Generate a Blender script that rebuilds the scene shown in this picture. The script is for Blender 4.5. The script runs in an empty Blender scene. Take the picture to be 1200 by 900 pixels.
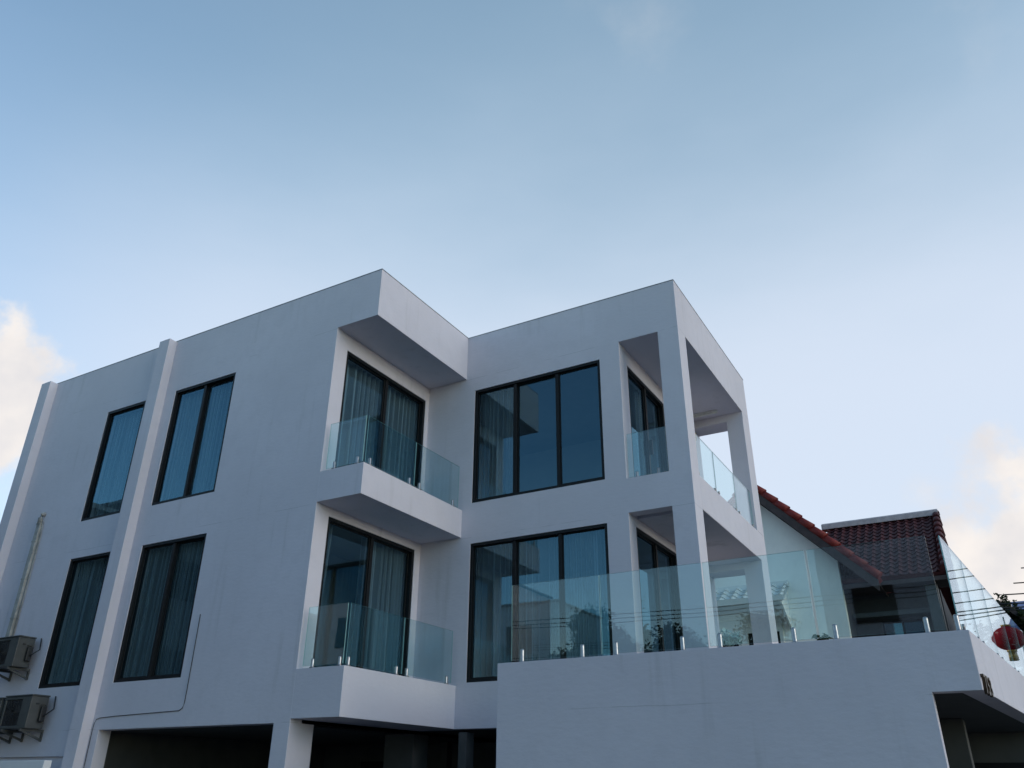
import bpy, bmesh, math, random
from mathutils import Vector, Matrix, noise as mnoise

random.seed(7)
S = bpy.context.scene
COL = S.collection
R = math.radians

# ------------------------------------------------------------------ camera
camd = bpy.data.cameras.new('camera')
cam = bpy.data.objects.new('camera', camd); COL.objects.link(cam); S.camera = cam
CAM_YAW, CAM_PITCH, CAM_ROLL, CAM_F = 0.525038, 0.464568, 0.0086554, 943.987
_fw = Vector((-math.sin(CAM_YAW)*math.cos(CAM_PITCH), math.cos(CAM_YAW)*math.cos(CAM_PITCH), math.sin(CAM_PITCH)))
_r = Vector((math.cos(CAM_YAW), math.sin(CAM_YAW), 0)); _u = _r.cross(_fw)
_c, _s = math.cos(CAM_ROLL), math.sin(CAM_ROLL)
_r2 = _c*_r + _s*_u; _u2 = -_s*_r + _c*_u
cam.matrix_world = Matrix(((_r2.x, _u2.x, -_fw.x, 8.3698), (_r2.y, _u2.y, -_fw.y, -9.5833), (_r2.z, _u2.z, -_fw.z, 1.6), (0, 0, 0, 1)))
camd.sensor_fit = 'HORIZONTAL'; camd.sensor_width = 36.0; camd.lens = CAM_F*36.0/1200.0
camd.clip_start = 0.05; camd.clip_end = 5000.0
S.render.resolution_x, S.render.resolution_y = 1024, 768

# ------------------------------------------------------------------ light
SUN_EL, SUN_AZ = 14.0, -92.0           # azimuth: degrees from +Y towards -X (a veiled low sun off to the right)
world = bpy.data.worlds.new('World'); S.world = world; world.use_nodes = True
def build_world():
    nt = world.node_tree; N, L = nt.nodes, nt.links; N.clear()
    def mk(t, **k):
        n = N.new(t)
        for a, b in k.items(): setattr(n, a, b)
        return n
    def math_(op, a, b=None, c=None, clamp=False):
        n = mk('ShaderNodeMath', operation=op, use_clamp=clamp)
        for i, x in enumerate((a, b, c)):
            if x is None: continue
            if isinstance(x, (int, float)): n.inputs[i].default_value = x
            else: L.new(x, n.inputs[i])
        return n.outputs[0]
    def smooth(x, a, b):
        n = mk('ShaderNodeMapRange', interpolation_type='SMOOTHSTEP')
        L.new(x, n.inputs[0]); n.inputs[1].default_value = a; n.inputs[2].default_value = b
        return n.outputs[0]
    sky = mk('ShaderNodeTexSky', sky_type='NISHITA'); sky.sun_disc = False
    sky.sun_elevation = R(SUN_EL); sky.sun_rotation = R(-SUN_AZ)
    sky.altitude = 0; sky.air_density = 1.0; sky.dust_density = 0.25; sky.ozone_density = 1.5
    tc = mk('ShaderNodeTexCoord')
    d = tc.outputs['Generated']
    sep = mk('ShaderNodeSeparateXYZ'); L.new(d, sep.inputs[0])
    hs = mk('ShaderNodeHueSaturation'); hs.inputs['Saturation'].default_value = 1.0; L.new(sky.outputs[0], hs.inputs['Color'])
    tn_ = mk('ShaderNodeMixRGB', blend_type='MULTIPLY'); tn_.inputs[0].default_value = 1; L.new(hs.outputs[0], tn_.inputs[1]); tn_.inputs[2].default_value = (0.92, 1.06, 1.08, 1)
    # thin high veil, denser low down
    veil_n = mk('ShaderNodeTexNoise'); veil_n.inputs['Scale'].default_value = 2.2; veil_n.inputs['Detail'].default_value = 6
    mp = mk('ShaderNodeMapping'); mp.inputs['Scale'].default_value = (1.0, 1.0, 2.6); L.new(d, mp.inputs[0]); L.new(mp.outputs[0], veil_n.inputs['Vector'])
    zz = math_('ADD', sep.outputs[2], math_('MULTIPLY', math_('SUBTRACT', veil_n.outputs[0], 0.5), -0.16))
    low = math_('POWER', smooth(zz, 0.90, 0.40), 1.35)
    nd = mk('ShaderNodeVectorMath', operation='DOT_PRODUCT'); L.new(d, nd.inputs[0]); nd.inputs[1].default_value = (0.16, 0.987, 0)
    bank = smooth(nd.outputs['Value'], -0.25, 0.55)       # the thin bright overcast lies over the far side of the house
    veil = math_('MULTIPLY', math_('MULTIPLY_ADD', low, 0.54, 0.34), bank)
    # cumulus: soft-edged banks in a few directions, broken up by noise
    cn = mk('ShaderNodeTexNoise'); cn.inputs['Scale'].default_value = 12.0; cn.inputs['Detail'].default_value = 9; cn.inputs['Roughness'].default_value = 0.56
    L.new(d, cn.inputs['Vector'])
    total = None
    for (v, r_in, r_out, amp) in CLOUDS:
        dp = mk('ShaderNodeVectorMath', operation='DOT_PRODUCT'); L.new(d, dp.inputs[0]); dp.inputs[1].default_value = v
        ang = math_('ARCCOSINE', math_('MINIMUM', dp.outputs['Value'], 0.99999))
        ang = math_('ADD', ang, math_('MULTIPLY', math_('SUBTRACT', cn.outputs[0], 0.5), -0.26))
        m = math_('MULTIPLY', smooth(ang, r_out, r_in), amp)
        total = m if total is None else math_('MAXIMUM', total, m)
    sh = mk('ShaderNodeTexNoise'); sh.inputs['Scale'].default_value = 14.0; sh.inputs['Detail'].default_value = 5; L.new(d, sh.inputs['Vector'])
    ccol = mk('ShaderNodeMixRGB'); L.new(smooth(sh.outputs[0], 0.3, 0.7), ccol.inputs[0])
    ccol.inputs[1].default_value = (*CLOUD_SHADE, 1); ccol.inputs[2].default_value = (*CLOUD_LIT, 1)
    vm = mk('ShaderNodeMixRGB'); L.new(veil, vm.inputs[0]); L.new(tn_.outputs[0], vm.inputs[1]); vc = mk('ShaderNodeMixRGB'); L.new(low, vc.inputs[0]); vc.inputs[1].default_value = (*VEIL_HIGH, 1); vc.inputs[2].default_value = (*VEIL, 1); L.new(vc.outputs[0], vm.inputs[2])
    cm = mk('ShaderNodeMixRGB'); L.new(total, cm.inputs[0]); L.new(vm.outputs[0], cm.inputs[1]); L.new(ccol.outputs[0], cm.inputs[2])
    bg = mk('ShaderNodeBackground'); bg.inputs['Strength'].default_value = SKY_STRENGTH
    out = mk('ShaderNodeOutputWorld')
    L.new(cm.outputs[0], bg.inputs[0]); L.new(bg.outputs[0], out.inputs[0])
SKY_STRENGTH = 0.15
CLOUD_LIT, CLOUD_SHADE = (4.5, 4.2, 3.95), (3.6, 3.5, 3.55)
VEIL, VEIL_HIGH = (3.4, 3.78, 4.4), (2.15, 3.05, 3.65)   # pale lavender low down, grey-teal high up
CLOUDS = [((-0.831, 0.402, 0.378), 0.030, 0.062, 0.95),    # pale bank low on the left
          ((-0.858, 0.380, 0.346), 0.05, 0.10, 0.95),
          ((-0.808, 0.425, 0.405), 0.005, 0.035, 0.75),
          ((0.050, 0.974, 0.220), 0.07, 0.13, 0.95),        # bank low on the right
          ((0.075, 0.962, 0.262), 0.035, 0.09, 0.95),
          ((-0.018, 0.96, 0.280), -0.02, 0.05, 0.45),
          ((-0.193, 0.602, 0.775), -0.06, 0.06, 0.12),     # wisps overhead
          ((0.12, 0.705, 0.699), -0.06, 0.06, 0.14),
          ((0.60, 0.79, 0.12), 0.10, 0.30, 0.9)]  # unseen bright bank off to the right, added to lighten the right-facing walls
build_world()
sund = bpy.data.lights.new('sun', 'SUN'); sun = bpy.data.objects.new('sun', sund); COL.objects.link(sun)
sund.energy = 0.48; sund.angle = R(30); sund.color = (1.0, 0.93, 0.86)
_sd = Vector((-math.sin(R(SUN_AZ))*math.cos(R(SUN_EL)), math.cos(R(SUN_AZ))*math.cos(R(SUN_EL)), math.sin(R(SUN_EL))))
sun.rotation_euler = _sd.to_track_quat('Z', 'Y').to_euler(); sun.location = (0, 0, 40)
S.view_settings.view_transform = 'Standard'; S.view_settings.look = 'None'
S.view_settings.gamma = 1.0; S.view_settings.use_curve_mapping = False
S.view_settings.exposure = 0.55
S.render.engine = 'CYCLES'
S.cycles.max_bounces = 12; S.cycles.transparent_max_bounces = 24; S.cycles.glossy_bounces = 5

# ------------------------------------------------------------------ materials
class NT:
    def __init__(s, name):
        s.m = bpy.data.materials.new(name); s.m.use_nodes = True
        s.N, s.L = s.m.node_tree.nodes, s.m.node_tree.links; s.N.clear()
        s.out = s.N.new('ShaderNodeOutputMaterial')
    def mk(s, t, **k):
        n = s.N.new(t)
        for a, b in k.items(): setattr(n, a, b)
        return n
    def put(s, sock, x):
        if x is None: return
        if hasattr(x, 'is_linked') or isinstance(x, bpy.types.NodeSocket): s.L.new(x, sock)
        elif isinstance(x, tuple) and len(x) == 3 and sock.type == 'RGBA': sock.default_value = (*x, 1)
        else: sock.default_value = x
    def math(s, op, a, b=None, clamp=False):
        n = s.mk('ShaderNodeMath', operation=op, use_clamp=clamp); s.put(n.inputs[0], a); s.put(n.inputs[1], b); return n.outputs[0]
    def ramp(s, x, a, b, ta=0.0, tb=1.0):
        n = s.mk('ShaderNodeMapRange', interpolation_type='SMOOTHSTEP'); s.put(n.inputs[0], x)
        for i, q in enumerate((a, b, ta, tb)): n.inputs[i+1].default_value = q
        return n.outputs[0]
    def mix(s, f, a, b, mode='MIX'):
        n = s.mk('ShaderNodeMixRGB', blend_type=mode); s.put(n.inputs[0], f); s.put(n.inputs[1], a); s.put(n.inputs[2], b); return n.outputs[0]
    def noise(s, vec, scale, detail=5, rough=0.5, sc=None):
        n = s.mk('ShaderNodeTexNoise'); n.inputs['Scale'].default_value = scale; n.inputs['Detail'].default_value = detail; n.inputs['Roughness'].default_value = rough
        if sc:
            mp = s.mk('ShaderNodeMapping'); mp.inputs['Scale'].default_value = sc; s.L.new(vec, mp.inputs[0]); vec = mp.outputs[0]
        s.L.new(vec, n.inputs['Vector']); return n.outputs[0]
    def pos(s): return s.mk('ShaderNodeNewGeometry').outputs['Position']
    def obj(s): return s.mk('ShaderNodeTexCoord').outputs['Object']
    def bump(s, h, strength, dist=0.01):
        n = s.mk('ShaderNodeBump'); n.inputs['Strength'].default_value = strength; n.inputs['Distance'].default_value = dist; s.L.new(h, n.inputs['Height']); return n.outputs[0]
    def bsdf(s, col, rough=0.6, metal=0.0, normal=None, spec=0.5):
        n = s.mk('ShaderNodeBsdfPrincipled'); s.put(n.inputs['Base Color'], col); s.put(n.inputs['Roughness'], rough); n.inputs['Metallic'].default_value = metal
        n.inputs['Specular IOR Level'].default_value = spec
        if normal: s.L.new(normal, n.inputs['Normal'])
        return n.outputs[0]
    def done(s, sh): s.L.new(sh, s.out.inputs['Surface']); return s.m

def mat_plaster(name, base, joints=(), dirt=0.12):
    t = NT(name); p = t.pos()
    big = t.noise(p, 0.45, 4); mid = t.noise(p, 3.5, 6, 0.6); fine = t.noise(p, 60, 4, 0.6); trowel = t.noise(p, 9, 3, 0.5, (1, 1, 2.2))
    col = t.mix(t.ramp(big, 0.3, 0.7), tuple(c*0.93 for c in base), base)
    col = t.mix(t.math('MULTIPLY', t.ramp(mid, 0.42, 0.72), 0.6), col, tuple(c*0.91 for c in base))
    streak = t.noise(p, 1.0, 5, 0.6, (5.5, 5.5, 0.35)); mask = t.noise(p, 0.6, 3)
    sm = t.math('MULTIPLY', t.math('MULTIPLY', t.ramp(streak, 0.52, 0.78), t.ramp(mask, 0.42, 0.62)), dirt)
    col = t.mix(sm, col, (0.30, 0.29, 0.28))
    h = t.math('ADD', t.math('MULTIPLY', fine, 0.25), t.math('ADD', t.math('MULTIPLY', trowel, 0.8), mid))
    if joints:
        sep = t.mk('ShaderNodeSeparateXYZ'); t.L.new(p, sep.inputs[0])
        wob = t.math('MULTIPLY', t.math('SUBTRACT', t.noise(p, 1.6, 4), 0.5), 0.03)
        z = t.math('ADD', sep.outputs[2], wob); tot = None
        for k, j in enumerate(joints):
            dd = t.math('ABSOLUTE', t.math('SUBTRACT', z, j))
            m = t.math('MULTIPLY', t.ramp(dd, 0.007, 0.002), t.ramp(t.noise(p, 0.9+0.17*k, 3, 0.6), 0.46, 0.56))
            tot = m if tot is None else t.math('MAXIMUM', tot, m)
        col = t.mix(t.math('MULTIPLY', tot, 0.32), col, (0.22, 0.22, 0.22))
    return t.done(t.bsdf(col, 0.78, normal=t.bump(h, 0.45, 0.008), spec=0.25))

def mat_simple(name, col, rough=0.5, metal=0.0, var=0.12, scale=8, bump=0.0, spec=0.5):
    t = NT(name); p = t.pos(); n = t.noise(p, scale, 5, 0.55)
    c = t.mix(t.ramp(n, 0.3, 0.7), tuple(x*(1-var) for x in col), tuple(min(1, x*(1+var)) for x in col))
    nr = t.bump(n, bump, 0.01) if bump else None
    return t.done(t.bsdf(c, rough, metal, nr, spec))

def mat_glass(name, tint, ior, rough=0.0, tint2=None):
    t = NT(name); lw = t.mk('ShaderNodeLayerWeight'); lw.inputs['Blend'].default_value = 0.5
    r0 = ((ior-1)/(ior+1))**2
    fr = t.math('ADD', t.math('MULTIPLY', t.math('POWER', lw.outputs['Facing'], 5.0), 1-r0), r0)
    p = t.pos(); nr = t.bump(t.noise(p, 0.9, 2), 0.05, 0.02)
    tr = t.mk('ShaderNodeBsdfTransparent'); tr.inputs[0].default_value = (*tint, 1)
    gl = t.mk('ShaderNodeBsdfGlossy'); gl.inputs['Roughness'].default_value = rough; gl.inputs[0].default_value = (*(tint2 or (1, 1, 1)), 1); t.L.new(nr, gl.inputs['Normal'])
    mx = t.mk('ShaderNodeMixShader'); t.L.new(fr, mx.inputs[0]); t.L.new(tr.outputs[0], mx.inputs[1]); t.L.new(gl.outputs[0], mx.inputs[2])
    return t.done(mx.outputs[0])

def mat_curtain():
    t = NT('curtain_sheer'); p = t.pos(); n = t.noise(p, 160, 2, 0.5, (1, 1, 0.1))
    col = t.mix(t.ramp(n, 0.3, 0.7), (0.66, 0.68, 0.70), (0.80, 0.81, 0.82))
    d = t.mk('ShaderNodeBsdfDiffuse'); t.put(d.inputs[0], col)
    r = t.mk('ShaderNodeBsdfTranslucent'); t.put(r.inputs[0], col)
    mx = t.mk('ShaderNodeMixShader'); mx.inputs[0].default_value = 0.12; t.L.new(d.outputs[0], mx.inputs[1]); t.L.new(r.outputs[0], mx.inputs[2])
    tr = t.mk('ShaderNodeBsdfTransparent'); lw = t.mk('ShaderNodeLayerWeight'); lw.inputs['Blend'].default_value = 0.5
    op = t.ramp(lw.outputs['Facing'], 0.08, 0.80, 0.26, 0.97)           # a sheer weave: denser where a fold turns away
    m2 = t.mk('ShaderNodeMixShader'); t.L.new(op, m2.inputs[0]); t.L.new(tr.outputs[0], m2.inputs[1]); t.L.new(mx.outputs[0], m2.inputs[2])
    return t.done(m2.outputs[0])

def mat_leaf(name, a, b):
    t = NT(name); p = t.pos(); n = t.noise(p, 2.3, 4); f = t.noise(p, 23, 2)
    col = t.mix(t.ramp(t.math('ADD', t.math('MULTIPLY', n, 0.6), t.math('MULTIPLY', f, 0.4)), 0.35, 0.65), a, b)
    d = t.mk('ShaderNodeBsdfDiffuse'); t.put(d.inputs[0], col)
    r = t.mk('ShaderNodeBsdfTranslucent'); t.put(r.inputs[0], col)
    g = t.mk('ShaderNodeBsdfGlossy'); g.inputs['Roughness'].default_value = 0.45; g.inputs[0].default_value = (0.5, 0.5, 0.5, 1)
    mx = t.mk('ShaderNodeMixShader'); mx.inputs[0].default_value = 0.35; t.L.new(d.outputs[0], mx.inputs[1]); t.L.new(r.outputs[0], mx.inputs[2])
    m2 = t.mk('ShaderNodeMixShader'); m2.inputs[0].default_value = 0.06; t.L.new(mx.outputs[0], m2.inputs[1]); t.L.new(g.outputs[0], m2.inputs[2])
    return t.done(m2.outputs[0])

def mat_tile(name, a, b, c):
    t = NT(name); p = t.pos(); n = t.noise(p, 1.3, 5, 0.6); f = t.noise(p, 14, 4, 0.6)
    col = t.mix(t.ramp(n, 0.3, 0.7), a, b); col = t.mix(t.math('MULTIPLY', t.ramp(f, 0.5, 0.8), 0.5), col, c)
    return t.done(t.bsdf(col, 0.6, normal=t.bump(f, 0.25, 0.01), spec=0.25))

M = {}
M['plaster'] = mat_plaster('white_plaster', (0.672, 0.635, 0.690), joints=(2.45, 5.83, 9.22), dirt=0.26)
M['cream'] = mat_plaster('cream_plaster', (0.90, 0.87, 0.80), dirt=0.2)
M['oldwhite'] = mat_plaster('old_white_plaster', (0.72, 0.71, 0.68), dirt=0.35)
M['white2'] = mat_plaster('fresh_white_plaster', (0.80, 0.79, 0.80), dirt=0.15)
M['interior'] = mat_simple('interior_paint', (0.42, 0.42, 0.41), 0.8, var=0.04, scale=2)
M['carport'] = mat_simple('carport_shade_render', (0.075, 0.078, 0.078), 0.8, var=0.1, scale=3)  # carport and terrace underside: the shade of the recess is put into the colour
M['dimwall'] = mat_simple('dark_grey_render', (0.09, 0.095, 0.10), 0.8, var=0.15, scale=1)
M['shadewall'] = mat_simple('shade_toned_render', (0.045, 0.045, 0.05), 0.8, var=0.2, scale=2)  # neighbour walls under the eaves: shade is put into this dark base colour
M['coping'] = mat_simple('grey_metal_coping', (0.30, 0.30, 0.32), 0.5, 0.3, var=0.15)
M['bluewall'] = mat_simple('blue_grey_render', (0.36, 0.41, 0.50), 0.8, var=0.12, scale=1)
M['floor'] = mat_simple('floor_tile', (0.28, 0.27, 0.26), 0.4, var=0.1, scale=2)
M['frame'] = mat_simple('black_aluminium', (0.010, 0.011, 0.013), 0.45, 0.0, var=0.2, scale=20, spec=0.2)
M['pane'] = mat_glass('window_glass', (0.48, 0.60, 0.645), 2.15, tint2=(0.40, 0.74, 0.94))
M['rail'] = mat_glass('balustrade_glass', (0.86, 0.945, 0.945), 1.68)
M['railedge'] = mat_simple('glass_edge', (0.30, 0.52, 0.50), 0.12, 0.0, var=0.1)
M['steel'] = mat_simple('stainless_steel', (0.40, 0.37, 0.35), 0.28, 1.0, var=0.1, scale=30)
M['curtain'] = mat_curtain()
M['acbody'] = mat_simple('shade_toned_metal', (0.065, 0.068, 0.068), 0.5, var=0.15, scale=6)  # white casing colour lowered this far to stand in for shade
M['dark'] = mat_simple('dark_plastic', (0.02, 0.02, 0.022), 0.5, var=0.2)
M['trunk'] = mat_simple('weathered_trunking', (0.36, 0.35, 0.33), 0.7, var=0.25, scale=7, bump=0.3)
M['cable'] = mat_simple('black_cable', (0.02, 0.02, 0.02), 0.6)
M['bronze'] = mat_simple('bronze_letter', (0.10, 0.07, 0.05), 0.35, 0.6)
M['lamp'] = mat_simple('white_lamp_body', (0.62, 0.61, 0.58), 0.45)
M['brass'] = mat_simple('aged_brass', (0.34, 0.24, 0.10), 0.35, 0.8)
M['redtile'] = mat_tile('red_roof_tile', (0.22, 0.028, 0.022), (0.16, 0.022, 0.020), (0.075, 0.018, 0.018))
M['browntile'] = mat_tile('brown_red_roof_tile', (0.095, 0.020, 0.021), (0.060, 0.016, 0.018), (0.035, 0.014, 0.016))
M['whitetile'] = mat_tile('white_roof_tile', (0.72, 0.71, 0.68), (0.66, 0.65, 0.62), (0.52, 0.51, 0.48))
M['soffit'] = mat_simple('dark_timber_soffit', (0.05, 0.03, 0.028), 0.6, var=0.25, scale=5)
M['ridge'] = mat_simple('grey_ridge_cap', (0.40, 0.33, 0.33), 0.6, var=0.15, scale=5)
M['bark'] = mat_simple('bark', (0.09, 0.065, 0.045), 0.9, var=0.35, scale=12, bump=0.6)
M['leaf'] = mat_leaf('leaf_green', (0.030, 0.060, 0.018), (0.085, 0.120, 0.030))
M['leafd'] = mat_leaf('leaf_dark', (0.020, 0.036, 0.016), (0.045, 0.070, 0.026))
M['asphalt'] = mat_simple('asphalt', (0.055, 0.055, 0.057), 0.85, var=0.25, scale=40, bump=0.4)
M['concrete'] = mat_simple('concrete', (0.10, 0.098, 0.095), 0.8, var=0.12, scale=5, bump=0.2)
M['earth'] = mat_simple('dry_ground', (0.075, 0.072, 0.06), 0.95, var=0.3, scale=0.6, bump=0.4)
M['paint'] = mat_simple('road_paint', (0.75, 0.74, 0.70), 0.7, var=0.15, scale=12)
M['lantern'] = mat_simple('red_lantern_cloth', (0.30, 0.022, 0.030), 0.9, var=0.15, scale=9, spec=0.03)
M['gold'] = mat_simple('gold_trim', (0.45, 0.28, 0.06), 0.4, 0.5)
M['pole'] = mat_simple('grey_concrete_pole', (0.30, 0.29, 0.28), 0.85, var=0.15, scale=6)
M['blue'] = mat_simple('blue_metal_roof', (0.10, 0.13, 0.30), 0.45, var=0.2, scale=4)
M['red'] = mat_simple('red_painted_metal', (0.28, 0.035, 0.03), 0.45)
M['pot'] = mat_simple('terracotta_pot', (0.30, 0.12, 0.07), 0.7)
M['pale_leaf'] = mat_leaf('pale_leaf', (0.30, 0.42, 0.40), (0.55, 0.62, 0.58))
M['roofdeck'] = mat_simple('grey_roof_membrane', (0.25, 0.25, 0.25), 0.9)

# ------------------------------------------------------------------ builders
class MB:
    """collects geometry in world coordinates, then links it as one mesh object"""
    def __init__(s): s.v, s.f, s.mi, s.sm = [], [], [], []
    def add(s, vs, fs, mi=0, smooth=False):
        o = len(s.v); s.v += [tuple(v) for v in vs]
        for f in fs: s.f.append(tuple(i+o for i in f)); s.mi.append(mi); s.sm.append(smooth)
    def box(s, x0, x1, y0, y1, z0, z1, mi=0, mat=None):
        vs = [Vector((x, y, z)) for z in (z0, z1) for y in (y0, y1) for x in (x0, x1)]
        if mat: vs = [mat @ v for v in vs]
        s.add(vs, [(0, 2, 3, 1), (4, 5, 7, 6), (0, 1, 5, 4), (2, 6, 7, 3), (0, 4, 6, 2), (1, 3, 7, 5)], mi)
    def cells(s, solids, holes=(), mi=0):
        """union of boxes minus boxes as one clean shell"""
        ax = [sorted({round(b[2*k+j], 4) for b in list(solids)+list(holes) for j in (0, 1)}) for k in range(3)]
        def inside(b, c): return all(b[2*k] < c[k] < b[2*k+1] for k in range(3))
        n = [len(a)-1 for a in ax]; occ = {}
        for i in range(n[0]):
            for j in range(n[1]):
                for k in range(n[2]):
                    c = [(ax[q][w]+ax[q][w+1])/2 for q, w in enumerate((i, j, k))]
                    if any(inside(b, c) for b in solids) and not any(inside(b, c) for b in holes): occ[i, j, k] = 1
        idx = {}
        vs, fs = [], []
        def vid(i, j, k):
            if (i, j, k) not in idx: idx[i, j, k] = len(vs); vs.append((ax[0][i], ax[1][j], ax[2][k]))
            return idx[i, j, k]
        for (i, j, k) in occ:
            if (i-1, j, k) not in occ: fs.append([vid(i, j, k), vid(i, j, k+1), vid(i, j+1, k+1), vid(i, j+1, k)])
            if (i+1, j, k) not in occ: fs.append([vid(i+1, j, k), vid(i+1, j+1, k), vid(i+1, j+1, k+1), vid(i+1, j, k+1)])
            if (i, j-1, k) not in occ: fs.append([vid(i, j, k), vid(i+1, j, k), vid(i+1, j, k+1), vid(i, j, k+1)])
            if (i, j+1, k) not in occ: fs.append([vid(i, j+1, k), vid(i, j+1, k+1), vid(i+1, j+1, k+1), vid(i+1, j+1, k)])
            if (i, j, k-1) not in occ: fs.append([vid(i, j, k), vid(i, j+1, k), vid(i+1, j+1, k), vid(i+1, j, k)])
            if (i, j, k+1) not in occ: fs.append([vid(i, j, k+1), vid(i+1, j, k+1), vid(i+1, j+1, k+1), vid(i, j+1, k+1)])
        s.add(vs, fs, mi)
    def prism(s, pts, z0, z1, mi=0):
        n = len(pts); vs = [(x, y, z0) for x, y in pts]+[(x, y, z1) for x, y in pts]
        s.add(vs, [tuple(range(n-1, -1, -1)), tuple(range(n, 2*n))]+[(i, (i+1) % n, n+(i+1) % n, n+i) for i in range(n)], mi)
    def extrude(s, pts3, d, mi=0):
        n = len(pts3); d = Vector(d); vs = [Vector(p) for p in pts3]; vs += [v+d for v in vs]
        s.add(vs, [tuple(range(n-1, -1, -1)), tuple(range(n, 2*n))]+[(i, (i+1) % n, n+(i+1) % n, n+i) for i in range(n)], mi)
    def tube(s, pts, r, n=8, mi=0, taper=None, cap=True):
        pts = [Vector(p) for p in pts]; vs = []
        for i, p in enumerate(pts):
            t = (pts[min(i+1, len(pts)-1)]-pts[max(i-1, 0)]).normalized()
            a = t.cross(Vector((0, 0, 1)) if abs(t.z) < 0.9 else Vector((1, 0, 0))).normalized(); b = t.cross(a)
            rr = r if taper is None else r+(taper-r)*i/(len(pts)-1)
            for k in range(n):
                q = 2*math.pi*k/n; vs.append(p+rr*(math.cos(q)*a+math.sin(q)*b))
        fs = [(i*n+k, i*n+(k+1) % n, (i+1)*n+(k+1) % n, (i+1)*n+k) for i in range(len(pts)-1) for k in range(n)]
        s.add(vs, fs, mi, True)
        if cap:
            o = len(s.v)-len(vs); m = len(pts)-1
            s.f += [tuple(o+k for k in range(n-1, -1, -1)), tuple(o+m*n+k for k in range(n))]; s.mi += [mi]*2; s.sm += [False]*2
    def lathe(s, prof, c, n=16, mi=0, smooth=True):
        vs = [(c[0]+r*math.cos(2*math.pi*k/n), c[1]+r*math.sin(2*math.pi*k/n), c[2]+z) for r, z in prof for k in range(n)]
        fs = [(i*n+k, i*n+(k+1) % n, (i+1)*n+(k+1) % n, (i+1)*n+k) for i in range(len(prof)-1) for k in range(n)]
        fs += [tuple(range(n-1, -1, -1)), tuple((len(prof)-1)*n+k for k in range(n))]
        s.add(vs, fs, mi, smooth)
    def build(s, name, mats, parent=None, bevel=0.0):
        if not isinstance(mats, (list, tuple)): mats = [mats]
        if parent is not None:
            org = parent['_o'] if '_o' in parent else (0, 0, 0)
            org = Vector(org)
        else:
            xs, ys, zs = zip(*s.v); org = Vector(((min(xs)+max(xs))/2, (min(ys)+max(ys))/2, min(zs)))
        me = bpy.data.meshes.new(name); me.from_pydata([Vector(v)-org for v in s.v], [], s.f)
        for m in mats: me.materials.append(m)
        me.polygons.foreach_set('material_index', s.mi); me.polygons.foreach_set('use_smooth', s.sm)
        bm = bmesh.new(); bm.from_mesh(me); bmesh.ops.recalc_face_normals(bm, faces=bm.faces) if len(bm.faces) < 60000 else None; bm.to_mesh(me); bm.free()
        me.update()
        o = bpy.data.objects.new(name, me); COL.objects.link(o)
        o['_o'] = tuple(org)
        if parent is not None: o.parent = parent
        else: o.location = org
        if bevel:
            b = o.modifiers.new('bevel', 'BEVEL'); b.width = bevel; b.segments = 2; b.limit_method = 'ANGLE'; b.angle_limit = R(40)
        return o
def thing(name, label, cat, loc=(0, 0, 0), group=None):
    o = bpy.data.objects.new(name, None); COL.objects.link(o); o.location = loc; o['_o'] = tuple(loc)
    o.empty_display_size = 0.2
    return tag(o, label, cat, group)
def tag(o, label, cat, group=None):
    o['label'] = label; o['category'] = cat
    if group: o['group'] = group
    return o
def structure(o): o['kind'] = 'structure'; return o
def copy_tree(o, off, label=None, parent=None):
    c = o.copy(); COL.objects.link(c)
    if parent is not None: c.parent = parent
    else:
        c.location = o.location+Vector(off)
        if label: c['label'] = label
    for ch in list(o.children): copy_tree(ch, off, None, c)
    return c

# ------------------------------------------------------------------ setting
m = MB(); m.box(-1500, 1500, -1500, 1500, -0.4, -0.02); structure(m.build('ground', M['earth']))
m = MB(); m.box(-160, 160, -19.0, -11.6, -0.3, -0.012); structure(m.build('road', M['asphalt']))
m = MB(); m.cells([(-160, 160, -11.6, -8.0, -0.3, 0.0), (-160, 160, -22.0, -19.0, -0.3, 0.11), (-160, 160, -11.75, -11.6, -0.3, 0.02)]); structure(m.build('pavement', M['concrete']))
m = MB(); m.box(-30, 30, -8.0, 12, -0.3, -0.004); structure(m.build('driveway', M['concrete']))
m = MB()
for k in range(-20, 20): m.box(k*4.0, k*4.0+2.0, -15.36, -15.24, -0.05, -0.008)
structure(m.build('road_marking', M['paint']))

# ------------------------------------------------------------------ the white house
H = thing('white_house', 'modern white flat-roofed house of stacked storeys with black window frames and glass balconies', 'house', (-2.8, 4.0, 0))
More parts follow.
